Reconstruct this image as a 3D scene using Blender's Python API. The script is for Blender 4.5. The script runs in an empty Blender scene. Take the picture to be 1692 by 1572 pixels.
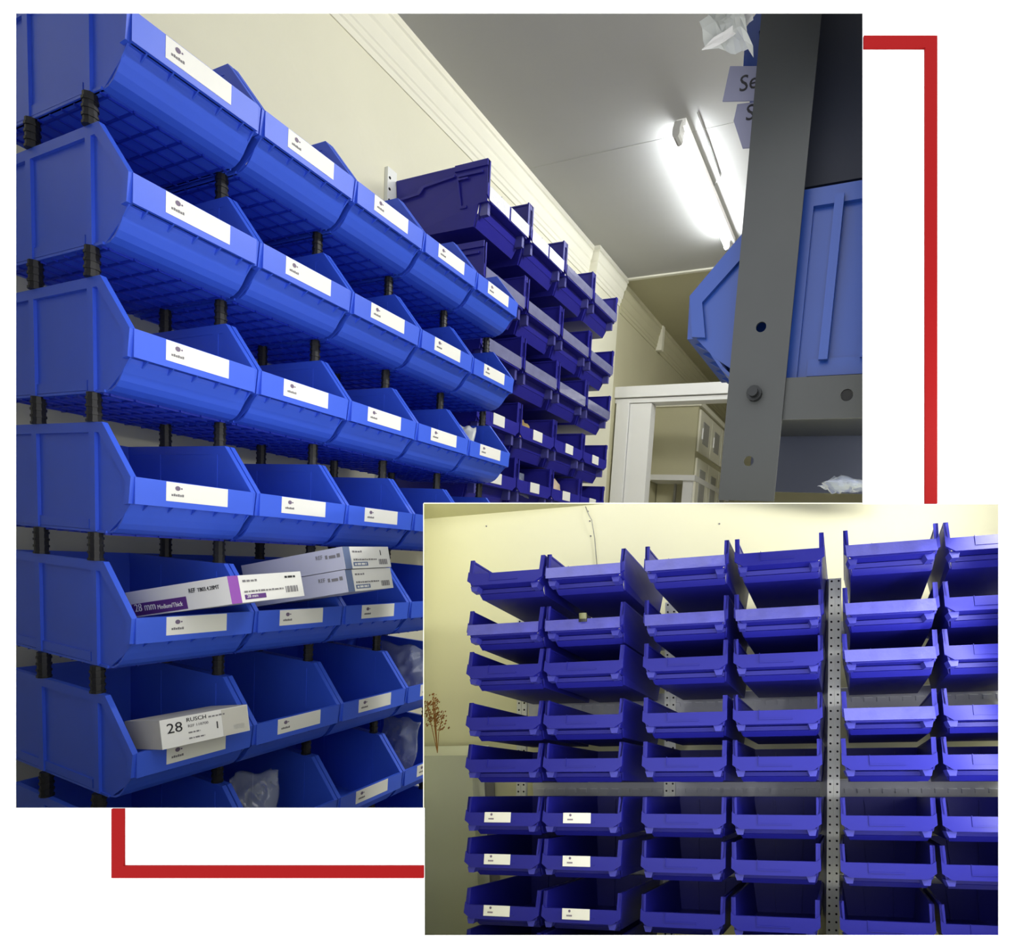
import bpy, bmesh, math, random
from mathutils import Matrix, Vector
random.seed(7)
SC = bpy.context.scene
COL = SC.collection

# ------------------------------------------------------------------ camera, world, exposure
# room axes: X out of the left wall into the aisle, Y along the racks away from the viewer, Z up (metres)
EYE = Vector((1.469, -0.658, 1.198))
RIGHT = Vector((0.9150, 0.3966, 0.0740)).normalized()
FWD = Vector((-0.3897, 0.9160, -0.0950)).normalized()
RIGHT = (RIGHT - FWD * RIGHT.dot(FWD)).normalized()
UP = RIGHT.cross(FWD)
cd = bpy.data.cameras.new('camera')
cam = bpy.data.objects.new('camera', cd)
COL.objects.link(cam)
cam.matrix_world = Matrix((
    (RIGHT.x, UP.x, -FWD.x, EYE.x), (RIGHT.y, UP.y, -FWD.y, EYE.y), (RIGHT.z, UP.z, -FWD.z, EYE.z), (0, 0, 0, 1)))
cd.sensor_fit = 'HORIZONTAL'
cd.sensor_width = 36.0
cd.lens = 953.2 / 1692 * 36.0
cd.shift_x = (846 - 1030) / 1692
cd.shift_y = (1010 - 786) / 1692
cd.clip_start = 0.02
SC.camera = cam

WORLD_LEVEL = 2.1
TUBE_LEVEL = 70.0
SIDE_FILL_W = 54.0
ALCOVE_FILL_W = 6.5
ALCOVE_SIDE_FILL_W = 2.0
w = bpy.data.worlds.new('world')
SC.world = w
w.use_nodes = True
bg = w.node_tree.nodes['Background']
bg.inputs[0].default_value = (1, 1, 1, 1)
bg.inputs[1].default_value = WORLD_LEVEL
SC.view_settings.view_transform = 'Standard'
SC.view_settings.look = 'None'
SC.view_settings.exposure = 0.0
SC.view_settings.gamma = 1.0
SC.view_settings.use_curve_mapping = False

# ------------------------------------------------------------------ materials
def s2l(c):
    c = c / 255.0
    return c / 12.92 if c <= 0.04045 else ((c + 0.055) / 1.055) ** 2.4
MATS = {}
def mat(name, rgb, rough=0.5, metal=0.0, noise=0.0, scale=30.0, bump=0.0, spec=0.5, emit=0.0, trans=0.0, alpha=1.0, bscale=None, coat=0.0):
    m = bpy.data.materials.new(name)
    m.use_nodes = True
    nt = m.node_tree
    b = nt.nodes['Principled BSDF']
    col = tuple(s2l(c) for c in rgb) + (1.0,)
    b.inputs['Base Color'].default_value = col
    b.inputs['Roughness'].default_value = rough
    b.inputs['Metallic'].default_value = metal
    b.inputs['Specular IOR Level'].default_value = spec
    b.inputs['Transmission Weight'].default_value = trans
    b.inputs['Alpha'].default_value = alpha
    b.inputs['Coat Weight'].default_value = coat
    if emit:
        b.inputs['Emission Color'].default_value = col
        b.inputs['Emission Strength'].default_value = emit
    tc = nt.nodes.new('ShaderNodeTexCoord')
    if noise:
        n = nt.nodes.new('ShaderNodeTexNoise')
        n.inputs['Scale'].default_value = scale
        n.inputs['Detail'].default_value = 4
        nt.links.new(tc.outputs['Object'], n.inputs['Vector'])
        mx = nt.nodes.new('ShaderNodeMix')
        mx.data_type = 'RGBA'
        mx.inputs[6].default_value = tuple(max(0, c * (1 - noise)) for c in col[:3]) + (1,)
        mx.inputs[7].default_value = tuple(min(1, c * (1 + noise)) for c in col[:3]) + (1,)
        nt.links.new(n.outputs['Fac'], mx.inputs[0])
        nt.links.new(mx.outputs[2], b.inputs['Base Color'])
    if bump:
        n2 = nt.nodes.new('ShaderNodeTexNoise')
        n2.inputs['Scale'].default_value = bscale or scale
        n2.inputs['Detail'].default_value = 5
        nt.links.new(tc.outputs['Object'], n2.inputs['Vector'])
        bp = nt.nodes.new('ShaderNodeBump')
        bp.inputs['Strength'].default_value = bump
        bp.inputs['Distance'].default_value = 0.01
        nt.links.new(n2.outputs['Fac'], bp.inputs['Height'])
        nt.links.new(bp.outputs['Normal'], b.inputs['Normal'])
    MATS[name] = m
    return m
mat('board_white', (252, 252, 252), 0.9, noise=0.005, spec=0.0)
mat('red_paint', (128, 6, 8), 0.7, noise=0.02, spec=0.1)
mat('wall_cream', (228, 226, 204), 0.85, noise=0.05, scale=3, bump=0.15, bscale=14, spec=0.2)
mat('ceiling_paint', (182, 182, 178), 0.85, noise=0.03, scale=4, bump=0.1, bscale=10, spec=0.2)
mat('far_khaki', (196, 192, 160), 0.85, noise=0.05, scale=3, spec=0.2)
mat('cornice_white', (236, 234, 216), 0.7, noise=0.03, scale=9)
mat('floor_tile', (214, 210, 200), 0.5, noise=0.1, scale=8)
mat('gloss_white', (240, 240, 238), 0.35, noise=0.02, scale=10)
mat('bin_blue', (56, 94, 220), 0.45, noise=0.05, scale=14, spec=0.5)
mat('bin_blue_dimmed', (18, 56, 132), 0.33, noise=0.05, scale=14)  # same bin blue, darkened in the colour to offset strong light near the opening
mat('bin_grid_shaded', (22, 48, 176), 0.4, noise=0.05, scale=14)  # darker copy of the bin plastic, rib shading put into the colour
mat('bin_violet', (28, 29, 136), 0.40, noise=0.06, scale=16, spec=0.3)
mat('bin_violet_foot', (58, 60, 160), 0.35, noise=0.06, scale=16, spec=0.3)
mat('post_black', (22, 22, 24), 0.5, noise=0.1, scale=60)
mat('label_white', (232, 232, 226), 0.55, noise=0.02, scale=20)
mat('logo_violet', (112, 98, 124), 0.6, noise=0.05)
mat('ink_grey', (120, 118, 122), 0.6, noise=0.05)
mat('ink_black', (28, 28, 34), 0.6, noise=0.05)
mat('tape_clear', (70, 72, 172), 0.14, noise=0.45, scale=22, bump=0.35, bscale=26, coat=0.8)
mat('tape_grey', (120, 122, 160), 0.14, noise=0.3, scale=18, bump=0.35, bscale=22, coat=0.8)
mat('bin_navy', (42, 40, 146), 0.35, noise=0.06, scale=16, spec=0.3)
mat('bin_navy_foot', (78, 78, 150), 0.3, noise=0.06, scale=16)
mat('glare_white', (222, 224, 236), 0.2, noise=0.12, scale=45, bump=0.3, bscale=60)
mat('steel_grey', (48, 51, 52), 0.5, noise=0.08, scale=20, metal=0.1)
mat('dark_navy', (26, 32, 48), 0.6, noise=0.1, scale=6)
mat('bolt_black', (34, 36, 38), 0.35, metal=0.6, noise=0.05)
mat('hole_black', (10, 11, 14), 0.8, noise=0.05)
mat('box_white', (222, 222, 220), 0.5, noise=0.02, scale=20)
mat('box_grey', (186, 188, 206), 0.5, noise=0.02, scale=20)
mat('box_kraft', (196, 194, 186), 0.6, noise=0.06, scale=25)
mat('purple', (140, 74, 170), 0.5, noise=0.03)
mat('purple_dark', (88, 46, 122), 0.5, noise=0.03)
mat('slate_stripe', (96, 112, 150), 0.5, noise=0.03)
mat('card_lilac', (120, 122, 146), 0.6, noise=0.04)
mat('plastic_bag', (176, 186, 210), 0.10, noise=0.3, scale=14, alpha=0.42, spec=0.9, coat=1.0)
mat('bag_pale', (226, 230, 226), 0.3, noise=0.06, scale=20, trans=0.25, spec=0.6)
mat('kraft_paper', (176, 150, 96), 0.7, noise=0.15, scale=18)
mat('grey_item', (120, 124, 132), 0.4, noise=0.15, scale=25)
mat('beige_item', (206, 184, 158), 0.5, noise=0.15, scale=25)
mat('tube_light', (246, 250, 255), 0.4, emit=TUBE_LEVEL)
mat('fill_tube', (246, 250, 255), 0.4, emit=4.0)
mat('cap_grey', (168, 168, 164), 0.5, noise=0.05)
mat('cable', (150, 150, 146), 0.6, noise=0.05)
mat('niche_cream', (247, 245, 210), 0.85, noise=0.03, scale=4, bump=0.08, bscale=12, spec=0.15)
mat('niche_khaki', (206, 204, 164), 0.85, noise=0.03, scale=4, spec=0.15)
mat('rail_steel', (204, 206, 214), 0.4, noise=0.05, scale=20, metal=0.0)
mat('upright_white', (240, 242, 238), 0.4, noise=0.03, scale=20)
mat('cabinet_sage', (226, 230, 208), 0.5, noise=0.03, scale=4)
mat('dried_brown', (176, 122, 62), 0.8, noise=0.3, scale=80)
mat('olive_cap', (120, 122, 84), 0.4, noise=0.1)
mat('niche_box_outside', (150, 150, 146), 0.8, noise=0.05)

# ------------------------------------------------------------------ mesh helpers
class MB:
    def __init__(s):
        s.v = []; s.f = []
    def add(s, vs, fs):
        o = len(s.v)
        s.v += [tuple(p) for p in vs]
        s.f += [tuple(i + o for i in f) for f in fs]
        return s
    def box(s, x0, x1, y0, y1, z0, z1):
        vs = [(x0, y0, z0), (x1, y0, z0), (x1, y1, z0), (x0, y1, z0), (x0, y0, z1), (x1, y0, z1), (x1, y1, z1), (x0, y1, z1)]
        return s.add(vs, [(0, 3, 2, 1), (4, 5, 6, 7), (0, 1, 5, 4), (1, 2, 6, 5), (2, 3, 7, 6), (3, 0, 4, 7)])
    def prism(s, poly, axis, a, b):
        """poly of 2-d points extruded along axis (0,1,2) from a to b; the 2-d coordinates are the other two axes in order"""
        n = len(poly)
        def p3(q, t):
            l = list(q); l.insert(axis, t); return tuple(l)
        vs = [p3(q, a) for q in poly] + [p3(q, b) for q in poly]
        fs = [tuple(range(n)), tuple(range(2 * n - 1, n - 1, -1))]
        for i in range(n):
            j = (i + 1) % n
            fs.append((i, i + n, j + n, j))
        return s.add(vs, fs)
    def strip(s, pts, t, axis, a, b):
        """a plate of thickness t following the 2-d polyline pts"""
        for (p, q) in zip(pts[:-1], pts[1:]):
            d = Vector((q[0] - p[0], q[1] - p[1]))
            if d.length < 1e-9: continue
            nrm = Vector((-d.y, d.x)).normalized() * t
            s.prism([p, q, (q[0] + nrm.x, q[1] + nrm.y), (p[0] + nrm.x, p[1] + nrm.y)], axis, a, b)
        return s
    def cyl(s, c, r, z0, z1, n=10, axis=2, r2=None):
        r2 = r if r2 is None else r2
        def p3(u, v, t):
            l = [u, v]; l.insert(axis, t); return tuple(l)
        vs = [p3(c[0] + r * math.cos(2 * math.pi * i / n), c[1] + r * math.sin(2 * math.pi * i / n), z0) for i in range(n)]
        vs += [p3(c[0] + r2 * math.cos(2 * math.pi * i / n), c[1] + r2 * math.sin(2 * math.pi * i / n), z1) for i in range(n)]
        fs = [tuple(range(n)), tuple(range(2 * n - 1, n - 1, -1))] + [(i, i + n, (i + 1) % n + n, (i + 1) % n) for i in range(n)]
        return s.add(vs, fs)
    def tube(s, pts, r, n=6):
        pts = [Vector(p) for p in pts]
        rings = []
        for i, p in enumerate(pts):
            d = (pts[min(i + 1, len(pts) - 1)] - pts[max(i - 1, 0)]).normalized()
            a = d.orthogonal().normalized(); b = d.cross(a)
            rings.append([p + r * (math.cos(2 * math.pi * k / n) * a + math.sin(2 * math.pi * k / n) * b) for k in range(n)])
        vs = [q for ring in rings for q in ring]
        fs = []
        for i in range(len(pts) - 1):
            for k in range(n):
                fs.append((i * n + k, i * n + (k + 1) % n, (i + 1) * n + (k + 1) % n, (i + 1) * n + k))
        fs += [tuple(range(n)), tuple(range(len(vs) - 1, len(vs) - n - 1, -1))]
        return s.add(vs, fs)
    def map(s, fn):
        s.v = [tuple(fn(*p)) for p in s.v]
        return s
    def mesh(s, name, m, smooth=False):
        me = bpy.data.meshes.new(name)
        me.from_pydata(s.v, [], s.f)
        bm = bmesh.new(); bm.from_mesh(me)
        bmesh.ops.recalc_face_normals(bm, faces=bm.faces)
        bm.to_mesh(me); bm.free()
        me.materials.append(MATS[m])
        if smooth:
            for p in me.polygons: p.use_smooth = True
        me.update()
        return me
def obj(name, data, parent=None, mtx=None):
    o = bpy.data.objects.new(name, data)
    COL.objects.link(o)
    if parent is not None: o.parent = parent
    if mtx is not None: o.matrix_local = mtx
    return o
def tag(o, label=None, cat=None, group=None, kind=None):
    if label: o['label'] = label
    if cat: o['category'] = cat
    if group: o['group'] = group
    if kind: o['kind'] = kind
    return o
def thing(name, label, cat, mtx=None, group=None):
    o = bpy.data.objects.new(name, None)
    COL.objects.link(o)
    o.empty_display_size = 0.05
    if mtx is not None: o.matrix_world = mtx
    return tag(o, label, cat, group)
def struct(name, mb, m, mtx=None, parent=None):
    o = obj(name, mb.mesh(name, m), parent, mtx)
    if parent is None: o['kind'] = 'structure'
    return o
TXT = {}
def text_mesh(body, size, m, extrude=0.0003):
    key = (body, size, m)
    if key in TXT: return TXT[key]
    cu = bpy.data.curves.new('lettering', 'FONT')
    cu.body = body; cu.size = size; cu.extrude = extrude
    cu.align_x = 'LEFT'; cu.align_y = 'BOTTOM'
    cu.resolution_u = 3
    t = bpy.data.objects.new('lettering', cu)
    COL.objects.link(t)
    bpy.context.view_layer.update()
    dg = bpy.context.evaluated_depsgraph_get()
    me = bpy.data.meshes.new_from_object(t.evaluated_get(dg))
    bpy.data.objects.remove(t)
    me.materials.clear(); me.materials.append(MATS[m])
    TXT[key] = me
    return me
def T(x, y, z): return Matrix.Translation((x, y, z))
ORD = ['top', 'second', 'third', 'fourth', 'fifth', 'sixth', 'seventh', 'eighth', 'ninth']
NTH = ['first', 'second', 'third', 'fourth', 'fifth', 'sixth']

# frames used by the display wall and the alcove behind it
STAND = 0.8
def frame(o, x, y, z):
    return Matrix(((x.x, y.x, z.x, o.x), (x.y, y.y, z.y, o.y), (x.z, y.z, z.z, o.z), (0, 0, 0, 1)))
FW = frame(EYE + FWD * STAND, RIGHT, UP, -FWD)          # display wall: x right, y up, z towards the viewer
# alcove rack: origin in the middle of the bin fronts; x right, y up, z towards the viewer
def wall_vec(v): return (RIGHT * v[0] - UP * v[1] + FWD * v[2])
RX = wall_vec((0.9801, -0.0586, -0.1895)).normalized()
RZ = -wall_vec((0.1899, 0.0020, 0.9818)).normalized()
RY = RZ.cross(RX).normalized()
FR = frame(EYE + wall_vec((0.1715, 0.2115, 1.12)), RX, RY, RZ)

# ------------------------------------------------------------------ display wall with two openings
XS = [-2.9, -0.8443, -0.2761, 0.3324, 0.5212, 2.6]
YS = [-1.15, -0.4507, -0.2736, 0.1485, 0.8309, 2.35]
OPEN = {(1, 2), (1, 3), (2, 3), (2, 1), (2, 2), (3, 1), (3, 2), (1, 2)}
OPEN = set()
for i in range(5):
    for j in range(5):
        cx = (XS[i] + XS[i + 1]) / 2; cy = (YS[j] + YS[j + 1]) / 2
        if (-0.8443 < cx < 0.3324 and -0.2736 < cy < 0.8309) or (-0.2761 < cx < 0.5212 and -0.4507 < cy < 0.1485):
            OPEN.add((i, j))
mb = MB()
TH = 0.002
for i in range(5):
    for j in range(5):
        if (i, j) in OPEN: continue
        a, b, c, d = XS[i], XS[i + 1], YS[j], YS[j + 1]
        mb.add([(a, c, 0), (b, c, 0), (b, d, 0), (a, d, 0)], [(0, 1, 2, 3)])
        mb.add([(a, c, -TH), (b, c, -TH), (b, d, -TH), (a, d, -TH)], [(3, 2, 1, 0)])
        for (di, dj, p, q) in ((-1, 0, (a, c), (a, d)), (1, 0, (b, c), (b, d)), (0, -1, (a, c), (b, c)), (0, 1, (a, d), (b, d))):
            k = (i + di, j + dj)
            if k in OPEN or not (0 <= k[0] < 5 and 0 <= k[1] < 5):
                mb.add([(p[0], p[1], 0), (q[0], q[1], 0), (q[0], q[1], -TH), (p[0], p[1], -TH)], [(0, 1, 2, 3)])
def sheet_mesh(mb, name, m):
    me = bpy.data.meshes.new(name)
    me.from_pydata(mb.v, [], mb.f)
    bm = bmesh.new(); bm.from_mesh(me)
    bmesh.ops.remove_doubles(bm, verts=bm.verts, dist=1e-6)
    bmesh.ops.recalc_face_normals(bm, faces=bm.faces)
    bm.to_mesh(me); bm.free()
    me.materials.append(MATS[m])
    return me
o = obj('wall_front', sheet_mesh(mb, 'wall_front', 'board_white'), None, FW)
o['kind'] = 'structure'

def px(x): return (x - 1030) / 953.2 * STAND
def py(y): return -(y - 1010) / 953.2 * STAND
# two red L-shaped strips fixed to the display wall
mb = MB().prism([(0.3324, 0.7956), (0.4339, 0.7956), (0.4339, 0.1485), (0.4171, 0.1485), (0.4171, 0.7788), (0.3324, 0.7788)], 2, 0.0, 0.003)
tag(obj('red_corner_strip', mb.mesh('red_corner_strip', 'red_paint'), None, FW), 'red L-shaped strip at the upper right of the white wall', 'strip', 'red corner strips')
mb = MB().prism([(-0.7075, -0.2736), (-0.7075, -0.3693), (-0.2761, -0.3693), (-0.2761, -0.3525), (-0.6907, -0.3525), (-0.6907, -0.2736)], 2, 0.0, 0.003)
tag(obj('red_corner_strip', mb.mesh('red_corner_strip', 'red_paint'), None, FW), 'red L-shaped strip at the lower left of the white wall', 'strip', 'red corner strips')

# ------------------------------------------------------------------ storage room shell
XW = -0.62; ZC = 3.35; XR = 3.3; YB = 7.5
def front_y(x, z):     # where the display wall stands
    dx, dz = x - EYE.x, z - EYE.z
    return EYE.y + (STAND + 0.004 - FWD.x * dx - FWD.z * dz) / FWD.y
mb = MB()
def slab(mb, quad, n, t):
    n = Vector(n) * t
    vs = [Vector(p) for p in quad] + [Vector(p) + n for p in quad]
    k = len(quad)
    mb.add(vs, [tuple(range(k)), tuple(range(2 * k - 1, k - 1, -1))] + [(i, (i + 1) % k, (i + 1) % k + k, i + k) for i in range(k)])
    return mb
struct('wall_left', slab(MB(), [(XW, front_y(XW, 0), 0), (XW, 3.62, 0), (XW, 3.62, ZC), (XW, front_y(XW, ZC), ZC)], (-1, 0, 0), 0.1), 'wall_cream')
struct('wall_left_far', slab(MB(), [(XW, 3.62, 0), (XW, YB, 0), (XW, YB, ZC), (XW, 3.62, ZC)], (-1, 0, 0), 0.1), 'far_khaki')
struct('wall_right', slab(MB(), [(XR, front_y(XR, 0), 0), (XR, YB, 0), (XR, YB, ZC), (XR, front_y(XR, ZC), ZC)], (1, 0, 0), 0.1), 'wall_cream')
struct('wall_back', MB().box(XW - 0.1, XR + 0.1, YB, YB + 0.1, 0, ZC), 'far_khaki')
struct('floor', slab(MB(), [(XW, front_y(XW, 0), 0), (XR, front_y(XR, 0), 0), (XR, YB, 0), (XW, YB, 0)], (0, 0, -1), 0.1), 'floor_tile')
struct('ceiling', slab(MB(), [(XW, front_y(XW, ZC), ZC), (XR, front_y(XR, ZC), ZC), (XR, 3.64, ZC), (XW, 3.64, ZC)], (0, 0, 1), 0.1), 'ceiling_paint')
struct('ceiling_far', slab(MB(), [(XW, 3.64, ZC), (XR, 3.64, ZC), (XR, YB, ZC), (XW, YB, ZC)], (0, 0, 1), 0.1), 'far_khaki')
struct('trim_1', MB().box(XW + 0.05, XR, 3.625, 3.65, ZC - 0.012, ZC), 'cornice_white')
struct('trim_2', MB().box(XW + 0.055, 1.6, 2.288, 2.294, ZC - 0.0015, ZC), 'ceiling_paint')
PIL0, PIL1, XP = 3.18, 3.60, -0.575
struct('wall_pilaster', MB().box(XW, XP, PIL0, PIL1, 0, ZC), 'wall_cream')
PROF = [(0.0, 3.135), (0.012, 3.135), (0.018, 3.160), (0.030, 3.166), (0.030, 3.190), (0.040, 3.196), (0.052, 3.235), (0.052, 3.252), (0.066, 3.262), (0.084, 3.300), (0.084, 3.316), (0.100, 3.322), (0.100, 3.3499), (0.0, 3.3499)]
PROF = [(a * 0.5, z) for a, z in PROF]
def cornice(name, x0, y0, y1, m):
    return struct(name, MB().prism([(x0 + a, z) for a, z in PROF], 1, y0, y1), m)
cornice('trim_3', XW, front_y(XW, 3.2) + 0.02, PIL0 - 0.05, 'cornice_white')
# cornice wrapped round the pilaster
mb = MB()
for (a0, z0), (a1, z1) in zip(PROF, PROF[1:] + PROF[:1]):
    def ring(a, z): return [(XW, PIL0 - a, z), (XP + a, PIL0 - a, z), (XP + a, PIL1 + a, z), (XW, PIL1 + a, z)]
    r0, r1 = ring(a0, z0), ring(a1, z1)
    for k in range(3):
        mb.add([r0[k], r0[k + 1], r1[k + 1], r1[k]], [(0, 1, 2, 3)])
o = obj('trim_4', sheet_mesh(mb, 'trim_4', 'cornice_white')); o['kind'] = 'structure'
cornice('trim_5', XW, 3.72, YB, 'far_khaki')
struct('trim_6', MB().box(XW + 0.0, XW + 0.062, 4.55, 4.60, 3.13, ZC - 0.001), 'cornice_white')

# doorway across the far end: posts and a white head beam
t = thing('door_1', None, None); t['kind'] = 'structure'
obj('jamb', MB().box(-0.60, -0.49, 3.74, 3.84, 0, 2.45).mesh('jamb', 'gloss_white'), t)
obj('jamb', MB().box(-0.484, -0.30, 3.76, 3.86, 0, 2.43).mesh('jamb', 'gloss_white'), t)
obj('head', MB().box(-0.618, 1.7, 3.73, 3.86, 2.475, 2.56).mesh('head', 'gloss_white'), t)
obj('head', MB().box(-0.618, 1.7, 3.75, 3.86, 2.435, 2.468).mesh('head', 'gloss_white'), t)
obj('jamb', MB().box(1.55, 1.7, 3.74, 3.86, 0, 2.43).mesh('jamb', 'gloss_white'), t)

# white panelled wardrobe beyond the doorway
t = thing('wardrobe', 'cream panelled wardrobe standing beyond the white doorway', 'wardrobe', T(-0.39, 4.6, 0))
def wl(mb): return mb.map(lambda x, y, z: (x + 0.39, y - 4.6, z))
obj('body', wl(MB().box(-0.61, -0.166, 4.6, 5.9, 1.99, 2.64)).mesh('body', 'far_khaki'), t)
obj('body', wl(MB().box(-0.61, -0.166, 4.85, 5.9, 0.0, 1.94)).mesh('body', 'far_khaki'), t)
obj('ledge', wl(MB().box(-0.62 + 0.01, -0.14, 4.57, 5.9, 1.94, 1.99)).mesh('ledge', 'gloss_white'), t)
obj('post', wl(MB().box(-0.26, -0.166, 4.6, 4.85, 0.0, 1.94)).mesh('post', 'gloss_white'), t)
obj('post', wl(MB().box(-0.42, -0.40, 4.82, 4.85, 0.0, 1.94)).mesh('post', 'cap_grey'), t)
obj('crown', wl(MB().box(-0.61, -0.135, 4.58, 5.9, 2.62, 2.665)).mesh('crown', 'cornice_white'), t)
for i in range(3):
    y0 = 4.64 + i * 0.41
    for z0, z1 in ((2.22, 2.60), (1.25, 2.16)):
        d = obj('door', wl(MB().box(-0.166, -0.148, y0, y0 + 0.39, z0, z1)).mesh('door', 'cornice_white'), t)
        obj('door_panel', wl(MB().box(-0.148, -0.142, y0 + 0.10, y0 + 0.29, z0 + 0.09, z1 - 0.09)).mesh('door_panel', 'cap_grey'), d)
        obj('handle', wl(MB().cyl((-0.135, y0 + 0.05), 0.008, z0 + 0.12, z0 + 0.22, 8)).mesh('handle', 'gloss_white'), d)

# fluorescent batten on the ceiling
t = thing('fluorescent_lamp', 'lit white fluorescent tube in a batten on the ceiling', 'lamp', T(0.36, 2.75, ZC))
def ll(mb): return mb.map(lambda x, y, z: (x - 0.36, y - 2.75, z - ZC))
obj('batten', ll(MB().box(0.345, 0.395, 2.19, 3.29, 3.315, 3.35)).mesh('batten', 'gloss_white'), t)
obj('tube', ll(MB().cyl((0.355, 3.275), 0.014, 2.235, 3.235, 14, axis=1)).mesh('tube', 'tube_light', True), t)
for y0, y1 in ((2.17, 2.235), (3.235, 3.30)):
    mbc = MB().prism([(0.336, 3.30), (0.336, 3.272), (0.342, 3.258), (0.355, 3.252), (0.368, 3.258), (0.374, 3.272), (0.374, 3.30), (0.385, 3.33), (0.345, 3.33)], 1, y0, y1)
    obj('end_cap', ll(mbc).mesh('end_cap', 'cap_grey'), t)
tag(obj('ceiling_cable', MB().tube([(0.46, 2.17, 3.346), (0.455, 2.4, 3.344), (0.45, 2.65, 3.345), (0.40, 2.72, 3.345)], 0.0035).mesh('ceiling_cable', 'cable', True)), 'thin grey cable running along the ceiling to the lamp', 'cable')

# added unseen fill batten, high on the right-hand side of the aisle
FILL_S = Vector((2.35, 1.55, 3.17))
aim = Vector((-1.0, -0.10, -0.38))
lz = -aim.normalized(); lx = Vector((0, 1, 0)); lx = (lx - lz * lx.dot(lz)).normalized(); ly = lz.cross(lx)
t = thing('fluorescent_lamp', 'added fill light batten high on the right side of the aisle', 'lamp', frame(FILL_S, lx, ly, lz))
obj('batten', MB().box(-0.62, 0.62, -0.04, 0.04, 0.0, 0.03).mesh('batten', 'gloss_white'), t)
obj('tube', MB().cyl((0.0, -0.016), 0.013, -0.58, 0.58, 12, axis=0).mesh('tube', 'fill_tube', True), t)
for x in (-0.61, 0.58): obj('end_cap', MB().box(x, x + 0.03, -0.018, 0.018, -0.032, 0.0).mesh('end_cap', 'cap_grey'), t)
obj('bracket', MB().box(-0.02, 0.02, -0.02, 0.02, 0.03, 0.93).mesh('bracket', 'cap_grey'), t)
ld = bpy.data.lights.new('aisle_fill', 'AREA')
ld.shape = 'RECTANGLE'; ld.size = 1.16; ld.size_y = 0.06; ld.energy = SIDE_FILL_W; ld.color = (1.0, 0.99, 0.95)
lo = bpy.data.objects.new('aisle_fill', ld); COL.objects.link(lo); lo.parent = t
lo.matrix_local = T(0, 0, -0.04)

# ------------------------------------------------------------------ left rack: bright blue stacking bins on black posts
BW, BH, PITCH = 0.25, 0.22, 0.278
def bin_profile(s=1.0):
    return [(-0.36 * s, 0.0), (0.040 * s, 0.0), (0.126 * s, 0.062 * s), (0.133 * s, 0.113 * s), (0.036 * s, 0.22 * s), (-0.36 * s, 0.22 * s)]
def stack_bin_meshes(W, s, tagname, back=0.36):
    H = 0.22 * s
    mb = MB()
    t = 0.004 * s
    g = 0.0015 * s
    flange = 0.010 * s
    # side walls: recessed panel and raised edge bands
    for side in (0, 1):
        o0 = g if side == 0 else W - g               # outermost face
        sg = 1 if side == 0 else -1
        a, b = o0 + sg * 0.006 * s, o0 + sg * 0.009 * s
        mb.prism([(-back * s, 0.0), (0.040 * s, 0.0), (0.095 * s, 0.036 * s), (0.124 * s, 0.064 * s), (0.130 * s, 0.110 * s), (0.034 * s, 0.216 * s), (-back * s, 0.216 * s)], 1, min(a, b), max(a, b))
        a, b = o0, o0 + sg * 0.010 * s
        lo, hi = min(a, b), max(a, b)
        mb.prism([(-back * s, 0.200 * s), (0.0235 * s, 0.200 * s), (0.016 * s, 0.220 * s), (-back * s, 0.220 * s)], 1, lo, hi)          # top band
        mb.prism([(0.016 * s, 0.220 * s), (0.0235 * s, 0.200 * s), (0.116 * s, 0.104 * s), (0.1335 * s, 0.1135 * s), (0.036 * s, 0.220 * s)], 1, lo, hi)   # sloping band
        mb.prism([(0.116 * s, 0.104 * s), (0.108 * s, 0.060 * s), (0.126 * s, 0.062 * s), (0.1335 * s, 0.1135 * s)], 1, lo, hi)      # front band
        for xx in (-0.011, -0.236) if back > 0.26 else (-0.011,):
            mb.box(xx * s, (xx + 0.020) * s, lo, hi, 0.002 * s, 0.2 * s)
        a, b = o0 + sg * 0.003 * s, o0 + sg * 0.009 * s
        mb.box((0.03 - back) * s, -0.022 * s, min(a, b), max(a, b), 0.006 * s, 0.026 * s)
        mb.box(-back * s, 0.040 * s, min(a, b), max(a, b), 0.0, 0.005 * s)
    i0, i1 = 0.008 * s, W - 0.008 * s
    mb.box(-back * s, 0.040 * s, i0, i1, 0.0, t)                                     # bottom
    mb.box(-back * s, (0.005 - back) * s, i0, i1, t, H)                                      # back
    # rounded undercut up to the lip
    arc = [(0.040, 0.0), (0.058, 0.003), (0.074, 0.011), (0.086, 0.022), (0.098, 0.037), (0.110, 0.054), (0.116, 0.066)]
    mb.strip([(x * s, z * s) for x, z in arc], t, 1, i0, i1)
    # lip band
    mb.prism([(0.122 * s, 0.062 * s), (0.134 * s, 0.062 * s), (0.1355 * s, 0.1145 * s), (0.127 * s, 0.1145 * s)], 1, i0, i1)
    mb.box(0.108 * s, 0.126 * s, i0, i1, 0.062 * s, 0.066 * s)
    # gusset teeth beneath the lip
    for k in range(5):
        yc = W * (0.14 + 0.18 * k)
        mb.prism([(0.108 * s, 0.050 * s), (0.130 * s, 0.0625 * s), (0.113 * s, 0.0625 * s)], 1, yc - 0.0012 * s, yc + 0.0012 * s)
    body = mb.mesh('body_' + tagname, 'bin_blue')
    gm = MB()
    for k in range(6):
        y = i0 + (i1 - i0) * (k + 0.25) / 5.5
        gm.box((0.005 - back) * s, 0.036 * s, y - 0.0016 * s, y + 0.0016 * s, -0.004 * s, 0.0)
    for k in range(int((back + 0.02) / 0.0455) + 1):
        x = (0.029 - 0.0455 * k) * s
        gm.box(x - 0.0016 * s, x + 0.0016 * s, i0, i1, -0.004 * s, 0.0)
    grid = gm.mesh('grid_' + tagname, 'bin_grid_shaded')
    return body, grid
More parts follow.
